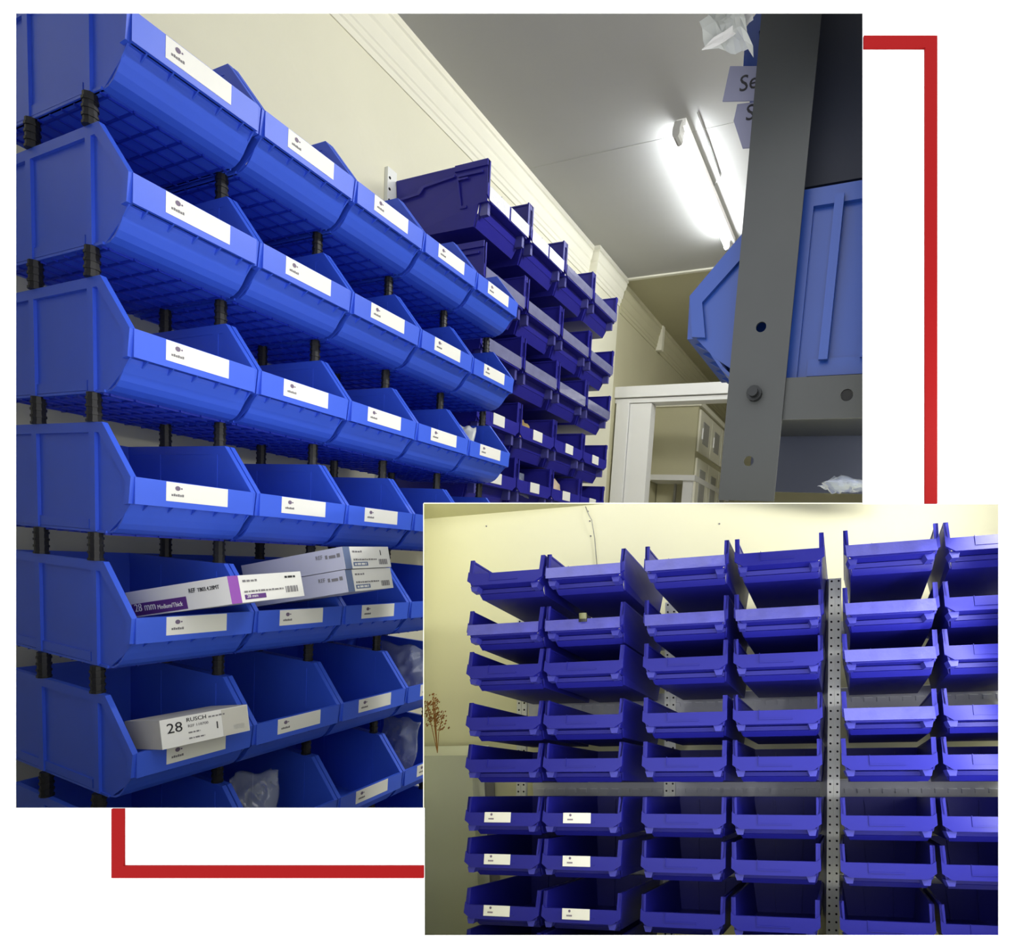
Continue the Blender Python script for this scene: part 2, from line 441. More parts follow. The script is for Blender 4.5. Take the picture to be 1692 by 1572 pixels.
BODY_A, GRID_A = stack_bin_meshes(BW, 1.0, 'stacking_bin')
# label card lying on the sloped lip front (local frame of the bin)
LAB_A = MB().prism([(0.1342, 0.0745), (0.1353, 0.1135), (0.1362, 0.1135), (0.1351, 0.0745)], 1, 0.062, 0.184).mesh('label_card', 'label_white')
lm = MB()
lm.prism([(0.083 + 0.005 * math.cos(math.pi / 4 * i + 0.4), 0.102 + 0.005 * math.sin(math.pi / 4 * i + 0.4)) for i in range(8)], 0, 0.1361, 0.1365)
lm.prism([(0.0905 + 0.0018 * math.cos(math.pi / 3 * i), 0.102 + 0.0018 * math.sin(math.pi / 3 * i)) for i in range(6)], 0, 0.1360, 0.1364)
LOGO_A = lm.mesh('logo', 'logo_violet')
tm = MB()
for k in range(6):
    tm.box(0.1356, 0.1361, 0.0715 + k * 0.004, 0.0745 + k * 0.004, 0.0855, 0.0895 + (0.001 if k % 2 else 0))
TEXT_A = tm.mesh('logo_text', 'ink_grey')
pm = MB()
for k in range(4):
    z = BH + (PITCH - BH) * k / 4
    dz = (PITCH - BH) / 4
    pm.cyl((0, 0), 0.0135, z, z + dz * 0.35, 10)
    pm.cyl((0, 0), 0.0118, z + dz * 0.35, z + dz, 10)
POST = pm.mesh('post', 'post_black')
ZTOP = 2.0
GROUP_A = 'bright blue stacking bins of the left rack'
def bin_label_A(r, c):
    return 'bright blue bin of the left rack, %s row, %s' % (ORD[r], ['at the near corner', 'second from the near corner', 'third from the near corner', 'fourth from the near corner', 'at the far end'][c])
for r in range(8):
    for c in range(5):
        if r >= 4 and c >= 4: continue
        b = thing('stacking_bin', bin_label_A(r, c), 'bin', T(0, c * BW, ZTOP - r * PITCH), GROUP_A)
        obj('body', BODY_A, b)
        gd = obj('base_grid', GRID_A, b); gd['kind'] = 'stuff'
        lab = obj('label_card', LAB_A, b)
        lab['label'] = 'white label card with a small logo'
        obj('logo', LOGO_A, lab); obj('logo_text', TEXT_A, lab)
        if r > 0:
            for xx in (0.0, -0.215):
                obj('post', POST, b, T(xx, 0.0 if c else 0.006, 0))
            if c == 4 or (r >= 4 and c == 3):
                for xx in (0.0, -0.215): obj('post', POST, b, T(xx, BW - 0.008, 0))
# low base the stack stands on
t = thing('rack_base', 'low dark base frame under the left rack', 'base', T(0, 0.5, 0))
zb = ZTOP - 7 * PITCH - 0.004
obj('top', MB().box(-0.36, 0.04, -0.5, 0.5, zb - 0.02, zb).mesh('top', 'post_black'), t)
for x in (-0.23, 0.0):
    for y in (-0.48, 0.45): obj('leg', MB().box(x, x + 0.03, y, y + 0.03, 0, zb - 0.02).mesh('leg', 'post_black'), t)

# ------------------------------------------------------------------ hanging bins (far wall rack and alcove rack)
def hang_bin_meshes(W, D, H, z0, z1, skew, nm, ch=0.10, panel=True, lean=0.0, m='bin_violet'):
    """x across, y back, z up; z0..z1 is the front lip"""
    t = 0.0035 * (W / 0.17)
    sk = lambda x, y, z: (x + skew * y + lean * z, y, z)
    tap = lambda x, y, z: (W / 2 + (x - W / 2) * (1 - 0.13 * min(1.0, max(0.0, 1 - z / z1))), y, z)      # body narrows downwards
    mb = MB()
    g = 0.002 * W / 0.17
    for (a, b) in ((g, g + t), (W - g - t, W - g)):
        mb.prism([(0.0, z0 + 0.55 * (z1 - z0)), (0.0, H), (D, H), (D, 0.0), (0.16 * D, 0.0), (0.10 * D, z0 * 0.98), (0.02 * D, z0)], 0, a, b)
    mb.box(g + t, W - g - t, 0.16 * D, D, 0.0, t)
    mb.box(g + t, W - g - t, D - t, D, t, H)
    mb.strip([(0.16 * D, 0.0), (0.115 * D, 0.55 * z0), (0.10 * D, z0)], t, 0, g + t, W - g - t)     # receding toe under the lip
    mb.box(g + t, W - g - t, 0.0045, 0.10 * D, z0, z0 + t * 0.7)
    fl = 0.05 * W
    for (a, b) in ((g, g + fl), (W - g - fl, W - g)):                              # front flanges of the side walls
        mb.box(a, b, 0.0, t, z1 - t, H)
    for (a, b) in ((g, g + fl * 0.6), (W - g - fl * 0.6, W - g)):                  # rim
        mb.box(a, b, 0.0, D, H - t, H)
    if panel:                                                                       # moulded ridges on the outer sides
        for a, b in ((g - t * 0.8, g), (W - g, W - g + t * 0.8)):
            mb.box(a, b, 0.0, 0.34 * D, H * 0.90, H)
            mb.prism([(0.05 * D, H * 0.80), (0.30 * D, H * 0.80), (0.30 * D, H * 0.84), (0.05 * D, H * 0.84)], 0, a, b)
            mb.prism([(0.34 * D, H * 0.86), (0.70 * D, H * 0.80), (0.75 * D, H * 0.70), (0.98 * D, H * 0.66), (0.98 * D, H * 0.62), (0.72 * D, H * 0.66), (0.67 * D, H * 0.76), (0.34 * D, H * 0.82)], 0, a, b)
            mb.prism([(0.20 * D, H * 0.78), (0.32 * D, H * 0.78), (0.29 * D, H * 0.30), (0.22 * D, H * 0.30), (0.22 * D, H * 0.34), (0.27 * D, H * 0.34), (0.30 * D, H * 0.75), (0.20 * D, H * 0.75)], 0, a, b)
    for xx in (0.30, 0.68):                                                         # thin inner ribs on the back
        mb.box(xx * W, xx * W + t, D - 2 * t, D - t, t, H * 0.9)
    body = mb.map(tap).map(sk).mesh('body_' + nm, m)
    c = 1.25 * ch * W
    lb = MB().prism([(g, z0 + c * 0.5), (g + c * 0.75, z0), (W - g - c * 0.75, z0), (W - g, z0 + c * 0.5), (W - g, z1 + c * 0.25), (W - g - c * 0.35, z1), (g + c * 0.35, z1), (g, z1 + c * 0.25)], 1, -0.002, 0.0045)
    hz = z1 - z0                                                                    # label holder outline
    lb.box(0.30 * W, 0.305 * W, -0.0035, -0.002, z0 + 0.38 * hz, z1 + 0.06 * hz)
    lb.box(0.30 * W, 0.67 * W, -0.0035, -0.002, z0 + 0.32 * hz, z0 + 0.40 * hz)
    lip = lb.map(sk).mesh('lip_' + nm, m)
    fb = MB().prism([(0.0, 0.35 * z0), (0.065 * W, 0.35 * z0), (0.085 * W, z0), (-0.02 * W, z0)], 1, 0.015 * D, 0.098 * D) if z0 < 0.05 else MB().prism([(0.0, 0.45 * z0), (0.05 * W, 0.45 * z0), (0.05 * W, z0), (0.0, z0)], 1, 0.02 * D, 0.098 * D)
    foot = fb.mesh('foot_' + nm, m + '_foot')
    return body, lip, foot
def make_hang_bin(meshes, label, group, mtx, W, skew):
    b = thing('hanging_bin', label, 'bin', mtx, group)
    obj('body', meshes[0], b); obj('lip', meshes[1], b)
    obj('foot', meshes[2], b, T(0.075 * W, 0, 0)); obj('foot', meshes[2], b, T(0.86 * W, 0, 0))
    return b

# far wall rack
WB, DB, HB = 0.318, 0.485, 0.235
ZB0, ZB1 = 0.082, 0.140
MB_B = hang_bin_meshes(WB, DB, HB, ZB0, ZB1, 0.0, 'wall_bin', m='bin_navy')
TAPE_B = MB().box(0.05 * WB, 0.95 * WB, -0.0045, -0.0036, ZB0 + 0.006, ZB1 - 0.001).mesh('tape', 'tape_grey')
GLARE_B = MB().box(0.05 * WB, 0.48 * WB, -0.0045, -0.0036, ZB0 + 0.004, ZB1 - 0.001).box(0.52 * WB, 0.95 * WB, -0.0045, -0.0036, ZB0 + 0.004, ZB1 - 0.001).mesh('tape_glare', 'glare_white')  # white strips paint the ceiling tube's reflection onto the lip tape
LAB_B = MB().box(0.36 * WB, 0.62 * WB, -0.0048, -0.0036, ZB0 + 0.012, ZB1 + 0.002).mesh('label_card', 'label_white')
RIM_B = [2.735, 2.425, 2.160, 1.866, 1.615]
YB0 = 1.343; PB = 0.320
RZ90 = Matrix.Rotation(math.radians(90), 4, 'Z')
for r in range(5):
    for c in range(4):
        b = make_hang_bin(MB_B, 'dark violet bin of the far wall rack, %s row, %s' % (ORD[r], ['nearest column', 'second column along', 'third column along', 'farthest column'][c]),
                          'hanging bins of the far wall rack', T(-0.113, YB0 + c * PB, RIM_B[r] - HB) @ RZ90, WB, 0)
        if r == 0 and c < 2: obj('tape_glare', GLARE_B, b)['label'] = 'taped front lip with the lamp reflection painted as white strips'
        elif r < 3: obj('tape', TAPE_B, b)['label'] = 'shiny clear tape over the front lip'
        else: obj('label_card', LAB_B, b)['label'] = 'small white label card'
t = thing('wall_rack', 'white perforated uprights and rails on the wall behind the violet bins', 'rack', T(XW, 1.98, 0))
def rl(mb): return mb.map(lambda x, y, z: (x - XW, y - 1.98, z))
for y in (1.322, 1.975, 2.625):
    u = obj('upright', rl(MB().box(-0.619, -0.602, y - 0.02, y + 0.03, 0.0, 2.77)).mesh('upright', 'upright_white'), t)
    hm = MB()
    for k in range(36): hm.cyl((y - 0.008, 2.73 - k * 0.045), 0.006, -0.6025, -0.6012, 8, axis=0)
    obj('hole_row', rl(hm).mesh('hole_row', 'hole_black'), u)['kind'] = 'stuff'
for r in range(5):
    obj('rail', rl(MB().box(-0.602, -0.5995, 1.353, 2.60, RIM_B[r] - 0.16, RIM_B[r] - 0.04)).mesh('rail', 'rail_steel'), t)

# ------------------------------------------------------------------ right shelving unit
YU = 0.329
t = thing('shelving_unit', 'dark grey bolted angle-iron shelving at the right edge', 'shelving', T(1.257, YU, 1.30))
def sl(mb): return mb.map(lambda x, y, z: (x - 1.257, y - YU, z - 1.30))
mb = MB()
holes = [2.02, 1.909, 1.802, 1.695, 1.589, 1.481, 1.372]
def holed_plate(mb, x0, x1, z0, z1, zs, xc, r, y0, y1):
    """vertical plate with real round holes"""
    hw = 0.018
    edges = sorted(zs)
    z = z0
    for zc in edges:
        if zc - hw < z0 or zc + hw > z1: continue
        mb.box(x0, x1, y0, y1, z, zc - hw)
        mb.box(x0, xc - hw, y0, y1, zc - hw, zc + hw); mb.box(xc + hw, x1, y0, y1, zc - hw, zc + hw)
        n = 16
        def sq(a):
            cx, cz = math.cos(a), math.sin(a); k = hw / max(abs(cx), abs(cz)); return (xc + cx * k, zc + cz * k)
        for i in range(n):
            a, b = 2 * math.pi * i / n + math.pi / n * 0, 2 * math.pi * (i + 1) / n
            ca, cb = (xc + r * math.cos(a), zc + r * math.sin(a)), (xc + r * math.cos(b), zc + r * math.sin(b))
            sa, sb = sq(a), sq(b)
            mb.prism([ca, sa, sb, cb], 1, y0, y1)
        z = zc + hw
    mb.box(x0, x1, y0, y1, z, z1)
holed_plate(mb, 1.211, 1.305, 1.306, 2.32, [2.2, 1.589, 1.372], 1.257, 0.0085, YU, YU + 0.004)
mb.box(1.211, 1.215, YU + 0.004, YU + 0.06, 1.31, 2.32)
obj('upright', sl(mb).mesh('upright', 'steel_grey'), t)
bo = obj('bolt', sl(MB().cyl((1.257, 1.481), 0.0125, YU - 0.010, YU, 12, axis=1).cyl((1.257, 1.481), 0.008, YU - 0.020, YU - 0.010, 12, axis=1)).mesh('bolt', 'bolt_black'), t)
mb = MB(); holed_plate(mb, 1.300, 1.56, 1.440, 1.507, [1.476], 1.401, 0.0095, YU + 0.006, YU + 0.010); mb.box(1.300, 1.56, YU + 0.010, YU + 0.05, 1.503, 1.507)
obj('beam', sl(mb).mesh('beam', 'steel_grey'), t)
obj('bolt', sl(MB().cyl((1.401, 1.476), 0.009, YU + 0.008, YU + 0.013, 12, axis=1)).mesh('bolt', 'hole_black'), t)
obj('shelf', sl(MB().box(1.222, 1.56, YU + 0.012, 0.72, 1.4965, 1.5025)).mesh('shelf', 'steel_grey'), t)
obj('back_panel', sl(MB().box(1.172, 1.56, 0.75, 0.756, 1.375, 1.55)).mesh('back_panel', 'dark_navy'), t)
obj('shade_panel', sl(MB().box(1.262, 1.56, 0.40, 0.406, 1.84, 2.32)).mesh('shade_panel', 'dark_navy'), t)  # added dark sheet standing in for shade on the bin behind
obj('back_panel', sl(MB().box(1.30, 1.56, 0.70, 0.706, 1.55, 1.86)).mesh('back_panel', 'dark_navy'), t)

S2 = 1.38
def right_bin_meshes():
    """larger bin, opening towards -X; modelled with its own ribs"""
    W = 0.28
    body, grid = stack_bin_meshes(W, S2, 'large_bin', 0.185)
    return body, grid
BODY_R, GRID_R = right_bin_meshes()
BODY_R.materials[0] = MATS['bin_blue_dimmed']
MIRX = Matrix.Rotation(math.pi, 4, 'Z')
def right_bin(label, x, y, z):
    # turned half round: opening faces the left rack
    b = thing('stacking_bin', label, 'bin', T(x, y + 0.28, z) @ MIRX, 'large blue bins on the right shelving')
    obj('body', BODY_R, b)
    gd = obj('base_grid', GRID_R, b); gd['kind'] = 'stuff'
    for xx in (-0.062, -0.125, -0.19):
        obj('rib', MB().box(xx, xx + 0.014, 0.2802, 0.287, 0.03, 0.285).mesh('rib', 'bin_blue_dimmed'), b)
    return b
right_bin('large bright blue bin on the right shelving, beside the grey upright', 1.302, 0.359, 1.509)
right_bin('large bright blue bin at the top right, mostly hidden by the upright', 1.345, 0.42, 1.985)

# loose things hanging at the top of the right shelving
def crumple(nx, ny, fn, amp, seed, m, name, thick=0.0):
    rnd = random.Random(seed)
    mb = MB()
    V = [[None] * (nx + 1) for _ in range(ny + 1)]
    for j in range(ny + 1):
        for i in range(nx + 1):
            p = Vector(fn(i / nx, j / ny))
            V[j][i] = p + Vector((rnd.uniform(-amp, amp), rnd.uniform(-amp, amp), rnd.uniform(-amp, amp)))
    vs = [V[j][i] for j in range(ny + 1) for i in range(nx + 1)]
    fs = []
    for j in range(ny):
        for i in range(nx):
            a = j * (nx + 1) + i
            if (i + j) % 2: fs += [(a, a + 1, a + nx + 2), (a, a + nx + 2, a + nx + 1)]
            else: fs += [(a, a + 1, a + nx + 1), (a + 1, a + nx + 2, a + nx + 1)]
    me = bpy.data.meshes.new(name)
    me.from_pydata([tuple(v) for v in vs], [], fs)
    me.materials.append(MATS[m])
    o = obj(name, me)
    if thick:
        md = o.modifiers.new('thickness', 'SOLIDIFY'); md.thickness = thick
    return o
def pillow(name, mtx, w, d, h, amp, seed, m, n=12):
    """a closed crumpled bag lying in the local xy plane"""
    rnd = random.Random(seed)
    ph = [rnd.uniform(0, 6.28) for _ in range(8)]
    mb = MB(); top = []; bot = []
    vs = []; fs = []
    for sgn in (1, -1):
        for j in range(n + 1):
            for i in range(n + 1):
                u, v = i / n * 2 - 1, j / n * 2 - 1
                k = max(0.0, (1 - abs(u) ** 3) * (1 - abs(v) ** 3))
                wr = 0.0
                for (ku, kv, pp, am) in ((5, 2, ph[0], .45), (-3, 7, ph[1], .35), (8, 6, ph[2], .28), (-11, 9, ph[5], .2), (14, -7, ph[6], .16), (4, 17, ph[7], .12)):
                    wr += am * (1 - 2 * abs(math.sin(0.5 * (ku * u + kv * v) + pp)) ** 0.7)
                z = sgn * h * 0.5 * k * (1 + 0.6 * wr) + rnd.uniform(-amp, amp) * (1 if k > 0 else 0)
                e = 1 + 0.06 * math.sin(5 * v + ph[3]) * (abs(u) > .7) + 0.06 * math.sin(6 * u + ph[4]) * (abs(v) > .7)
                vs.append((u * w / 2 * e, v * d / 2 * e, z))
    N = (n + 1) * (n + 1)
    for s0 in (0, N):
        for j in range(n):
            for i in range(n):
                a = s0 + j * (n + 1) + i
                fs += [(a, a + 1, a + n + 2), (a, a + n + 2, a + n + 1)]
    me = bpy.data.meshes.new(name)
    me.from_pydata(vs, [], fs)
    bm = bmesh.new(); bm.from_mesh(me)
    bmesh.ops.remove_doubles(bm, verts=bm.verts, dist=1e-6)
    bmesh.ops.recalc_face_normals(bm, faces=bm.faces)
    bm.to_mesh(me); bm.free()
    me.materials.append(MATS[m])
    for p_ in me.polygons: p_.use_smooth = True
    return obj(name, me, None, mtx)
def card(name, label, corners, y, t, m, txt=None, size=0.03, at=(0, 0)):
    """thin card in the plane y; the corners are (x, z)"""
    o = thing(name, label, 'card', T(corners[0][0], y, corners[0][1]))
    x0, z0 = corners[0]
    obj('sheet', MB().prism([(x - x0, z - z0) for x, z in corners], 1, 0, t).mesh('sheet', m), o)
    if txt:
        obj('lettering', text_mesh(txt, size, 'ink_black'), o, T(at[0] - x0, -0.0006, at[1] - z0) @ Matrix.Rotation(math.radians(90), 4, 'X'))
    return o
YP = 0.372
card('hanging_card', 'lilac grey card lettered Se hanging beside the upright', [(1.153, 2.043), (1.145, 1.989), (1.25, 1.968), (1.25, 2.02)], YP, 0.002, 'card_lilac', 'Se', 0.036, (1.172, 1.990))
card('hanging_card', 'lower lilac grey card lettered S beside the upright', [(1.170, 1.983), (1.166, 1.957), (1.186, 1.909), (1.25, 1.902), (1.25, 1.975)], YP + 0.006, 0.002, 'card_lilac', 'S', 0.036, (1.186, 1.945))
def bagfn(u, v):
    x = 1.118 + 0.056 * u + 0.022 * v * u
    z = 2.160 - 0.085 * v - 0.055 * u * u * v
    if u < 0.01 and v > 0.6: x -= 0.012
    return (x - 0.01 * v + 0.035 * max(0, v - 0.55), 0.352 + 0.018 * math.sin(5 * u) + 0.01 * math.sin(7 * v), z)
o = crumple(8, 9, bagfn, 0.0035, 5, 'bag_pale', 'plastic_bag', 0.0006)
tag(o, 'pale crumpled plastic bag hanging above the lettered cards', 'bag')
o = crumple(5, 3, lambda u, v: (1.110 + 0.085 * u, 0.343 + 0.008 * math.sin(4 * u), 2.058 + 0.036 * (u ** 0.45) - 0.030 * v * u ** 0.4 * (1 - 0.45 * u)), 0.0012, 9, 'gloss_white', 'paper_scrap', 0.0006)
tag(o, 'white curled paper scrap jutting out under the plastic bag', 'paper')
o = pillow('plastic_bag', T(1.41, 0.42, 1.348) @ Matrix.Rotation(0.2, 4, 'Z'), 0.08, 0.06, 0.035, 0.002, 21, 'plastic_bag', 8)
tag(o, 'small dim plastic bag under the right shelf beam', 'bag')

# ------------------------------------------------------------------ boxes and bags lying in the left rack
def boxfit(x, s=1.0):
    loc = EYE + (Vector(x[:3]) - EYE) * s if s != 1.0 else Vector(x[:3])
    R = Matrix.Rotation(x[3], 4, 'Z') @ Matrix.Rotation(x[4], 4, 'Y') @ Matrix.Rotation(x[5], 4, 'X')
    return Matrix.Translation(loc) @ R
FACE_END = lambda L: Matrix(((0, 0, 1, L), (1, 0, 0, 0), (0, 1, 0, 0), (0, 0, 0, 1)))      # text plane on the end (+x)
FACE_SIDE = Matrix(((1, 0, 0, 0), (0, 0, -1, 0), (0, 1, 0, 0), (0, 0, 0, 1)))              # text plane on the -y side
def dashes(length, size, m):
    """a line of print too small to read: short blocks of uneven length"""
    rnd_ = random.Random(int(length * 1e4)); mb = MB(); x = 0.0
    while x < length:
        w_ = size * rnd_.uniform(0.35, 1.5)
        mb.box(x, min(x + w_, length), 0.0, size * rnd_.uniform(0.45, 0.62), 0.0, 0.0003)
        x += w_ + size * 0.3
    return mb.mesh('fine_print', m)
def lettering(b, F, txt, sz, x0, z0, m):
    if txt.startswith('~'): obj('fine_print', dashes(float(txt[1:]), sz, m), b, F @ T(x0, z0, 0.0008))
    else: obj('lettering', text_mesh(txt, sz, m), b, F @ T(x0, z0, 0.0008))
def carton(label, mtx, L, W, H, m_side, m_end, stripe, prints_side, prints_end, patches):
    b = thing('carton', label, 'box', mtx, 'medical cartons in the left rack')
    obj('body', MB().box(0, L - 0.0008, 0, W, 0, H).mesh('body', m_side), b)
    e = obj('end_flap', MB().box(L - 0.0008, L, 0.0, W, 0.0, H).mesh('end_flap', m_end), b)
    if stripe: obj('stripe', MB().box(L, L + 0.0004, 0.0, 0.022, 0.0, H).mesh('stripe', stripe), e)
    for (face, x0, x1, z0, z1, m) in patches:
        F = FACE_SIDE if face == 's' else FACE_END(L)
        obj('printed_patch', MB().box(x0, x1, z0, z1, 0.0002, 0.0006).mesh('printed_patch', m), b, F)
    for (txt, sz, x0, z0, m) in prints_side:
        lettering(b, FACE_SIDE, txt, sz, x0, z0, m)
    for (txt, sz, x0, z0, m) in prints_end:
        lettering(b, FACE_END(L), txt, sz, x0, z0, m)
    return b
s = 0.91
L1, W1, H1 = 0.3419 * s, 0.1909 * s, 0.062 * s
carton('long white carton with a purple stripe marked 28 mm, lying on a bin lip', boxfit((-0.1525, 0.1397, 0.9615, 0.0791, -0.1969, 0.0554), s), L1, W1, H1, 'box_white', 'box_white', 'purple',
       [('28 mm', 0.024, 0.022, 0.007, 'box_white'), ('Medium/Thick', 0.0135, 0.094, 0.008, 'box_white'), ('REF', 0.013, 0.196, 0.032, 'ink_black'), ('TB03.4.28MT', 0.0115, 0.222, 0.032, 'ink_black')],
       [('~0.032', 0.008, 0.030, 0.042, 'ink_grey'), ('~0.092', 0.0072, 0.030, 0.020, 'ink_grey'), ('28 mm', 0.009, 0.034, 0.0075, 'box_white'), ('~0.028', 0.008, 0.130, 0.044, 'ink_black')],
       [('s', 0.014, 0.185, 0.003, 0.029, 'purple_dark'), ('e', 0.030, 0.078, 0.006, 0.016, 'purple_dark')] +
       [('e', 0.128 + 0.004 * k, 0.130 + 0.004 * k + 0.001 * (k % 2), 0.012, 0.026, 'ink_grey') for k in range(8)])
s = 0.885
L2, W2, H2 = 0.3691 * s, 0.1858 * s, 0.0618 * s
x2 = (-0.2166, 0.4578, 1.0264, 0.1122, -0.217, 0.034)
for k, (dz, lab) in enumerate(((0.0, 'grey carton with a slate stripe, upper of two stacked in the fifth row'), (-1.03 * H2, 'grey carton with a slate stripe, lower of two stacked in the fifth row'))):
    carton(lab, boxfit(x2, s) @ T(-0.004 * k, 0, dz), L2, W2, H2, 'box_grey', 'box_white', 'slate_stripe',
           [('REF', 0.014, L2 - 0.085, 0.030, 'ink_grey'), ('~0.045', 0.015, L2 - 0.055, 0.031, 'ink_grey')],
           [('~0.032', 0.008, 0.030, 0.040, 'ink_grey'), ('~0.082', 0.0072, 0.030, 0.020, 'ink_grey'), ('~0.040', 0.009, 0.032, 0.0085, 'box_white')] + ([('1', 0.020, 0.125, 0.028, 'ink_black')] if k == 0 else []),
           [('e', 0.028, 0.078, 0.006, 0.016, 'slate_stripe')] + [('e', 0.120 + 0.004 * q, 0.122 + 0.004 * q + 0.001 * (q % 2), 0.008, 0.022, 'ink_grey') for q in range(8)])
L4, W4, H4 = 0.1583, 0.1686, 0.0596
carton('white carton with a handwritten 28, lying in the sixth row', boxfit((0.0352, 0.041, 0.705, -0.0988, -0.2127, 0.0067)), L4, W4, H4, 'box_kraft', 'box_white', None, [],
       [('28', 0.029, 0.010, 0.024, 'ink_black'), ('RUSCH', 0.012, 0.046, 0.044, 'ink_black'), ('~0.032', 0.006, 0.088, 0.047, 'ink_grey'), ('REF 118700', 0.008, 0.048, 0.033, 'ink_grey'), ('1', 0.022, 0.098, 0.016, 'ink_black'), ('~0.022', 0.006, 0.048, 0.022, 'ink_grey'), ('~0.030', 0.006, 0.048, 0.010, 'ink_grey')],
       [('e', 0.114, 0.167, 0.001, 0.058, 'box_kraft'), ('e', 0.135, 0.158, 0.010, 0.020, 'label_white')])
def RX_(a): return Matrix.Rotation(math.radians(a), 4, 'X')
def RY_(a): return Matrix.Rotation(math.radians(a), 4, 'Y')
def RZ_(a): return Matrix.Rotation(math.radians(a), 4, 'Z')
zr = lambda r: ZTOP - r * PITCH
tag(pillow('plastic_bag', T(0.02, 0.325, zr(6) + 0.115) @ RZ_(-38) @ RY_(62), 0.21, 0.12, 0.06, 0.0006, 3, 'plastic_bag', 30), 'clear crinkled plastic bag in the seventh row, second bin', 'bag', 'clear bags in the left rack')
tag(pillow('plastic_bag', T(-0.02, 0.88, zr(5) + 0.12) @ RX_(78) @ RY_(8), 0.20, 0.20, 0.055, 0.0006, 4, 'plastic_bag', 30), 'clear plastic bag standing in the sixth row, fourth bin', 'bag', 'clear bags in the left rack')
tag(pillow('plastic_bag', T(-0.02, 0.88, zr(6) + 0.13) @ RX_(80) @ RY_(-6), 0.19, 0.21, 0.055, 0.0006, 6, 'plastic_bag', 30), 'clear plastic bag standing in the seventh row, fourth bin', 'bag', 'clear bags in the left rack')
tag(pillow('paper_packet', T(0.03, 1.10, zr(2) + 0.11) @ RX_(80) @ RY_(20), 0.07, 0.16, 0.02, 0.001, 8, 'bag_pale', 8), 'white packet poking up in the third row, farthest bin', 'packet')
# contents of the far wall rack
def wall_item(name, label, cat, c, r, dx, w, d, h, m, seed, tilt=25):
    tag(pillow(name, T(-0.113 - dx, YB0 + (c + 0.5) * PB, RIM_B[r] - HB + 0.006 + 0.13) @ RZ_(10 * (seed % 5) - 20) @ RY_(tilt), w, d, h, 0.003, seed, m, 10), label, cat, 'packets in the far wall rack')
wall_item('paper_packet', 'brown paper packet in the far wall rack, fourth row', 'packet', 1, 3, 0.13, 0.20, 0.20, 0.12, 'kraft_paper', 31, 60)
wall_item('foil_packet', 'silver packet in the far wall rack, fifth row', 'packet', 1, 4, 0.12, 0.20, 0.19, 0.13, 'plastic_bag', 33, 40)
wall_item('beige_packet', 'beige packet in the far wall rack, fifth row', 'packet', 2, 4, 0.12, 0.22, 0.20, 0.15, 'beige_item', 35, 55)

# ------------------------------------------------------------------ alcove behind the lower right opening
ZN = 0.93
def at(x, y, d):       # point of the display-wall frame at depth d behind it, on the splayed alcove sides
    k = (STAND + d) / STAND
    return Vector((x * k, y * k, -d))
X0, X1, Y0, Y1 = -0.2766, 0.5217, -0.4512, 0.1490
def splay(name, a, b, out, m):
    q = [at(a[0], a[1], 0.0021), at(b[0], b[1], 0.0021), at(b[0], b[1], ZN), at(a[0], a[1], ZN)]
    o = struct(name, slab(MB(), q, out, 0.0010), m, FW)
    return o
splay('wall_alcove_left', (X0, Y0), (X0, Y1), (-1, 0, 0), 'niche_cream')
XF = 0.70
splay('wall_alcove_right', (XF, Y0), (XF, Y1), (1, 0, 0), 'niche_cream')
q = [at(X0, Y1, 0.0021), at(X1, Y1, 0.0021), at(X1, Y1, 0.2), at(X0, Y1, 0.2)]
struct('trim_7', slab(MB(), q, (0, 1, 0), 0.0012), 'niche_cream', FW)
splay('wall_alcove_bottom', (X0, Y0), (XF, Y0), (0, -1, 0), 'niche_cream')
ZWALL = -0.40
FRI = FR.inverted()
EYE_R = FRI @ EYE
def on_side(corner, z):       # where the splayed corner line of the alcove meets depth z of the rack frame
    p = FRI @ (FW @ at(corner[0], corner[1], 0.5))
    d = p - EYE_R
    return EYE_R + d * ((z - EYE_R.z) / d.z)
bl, br, tr, tl = [on_side(c_, ZWALL) for c_ in ((X0, Y0), (XF, Y0), (XF, Y1), (X0, Y1))]
struct('wall_alcove_back', slab(MB(), [bl, br, tr, tl], (0, 0, -1), 0.004), 'niche_cream', FR)
def left_x(y, z):             # inner face of the alcove's left side
    n = (FRI.to_3x3() @ (UP.cross(RIGHT * X0 + FWD * STAND))).normalized()
    return EYE_R.x - (n.y * (y - EYE_R.y) + n.z * (z - EYE_R.z)) / n.x
def top_y(x, z):
    n = (FRI.to_3x3() @ (RIGHT.cross(UP * Y1 + FWD * STAND))).normalized()
    return EYE_R.y - (n.x * (x - EYE_R.x) + n.z * (z - EYE_R.z)) / n.y
# khaki ceiling piece in the upper left corner of the alcove
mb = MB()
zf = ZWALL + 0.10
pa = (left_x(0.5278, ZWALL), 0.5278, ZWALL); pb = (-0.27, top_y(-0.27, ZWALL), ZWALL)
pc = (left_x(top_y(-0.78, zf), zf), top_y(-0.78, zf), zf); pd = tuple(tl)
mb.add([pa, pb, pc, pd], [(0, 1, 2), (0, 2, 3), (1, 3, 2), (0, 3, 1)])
struct('ceiling_alcove', mb, 'niche_khaki', FR)
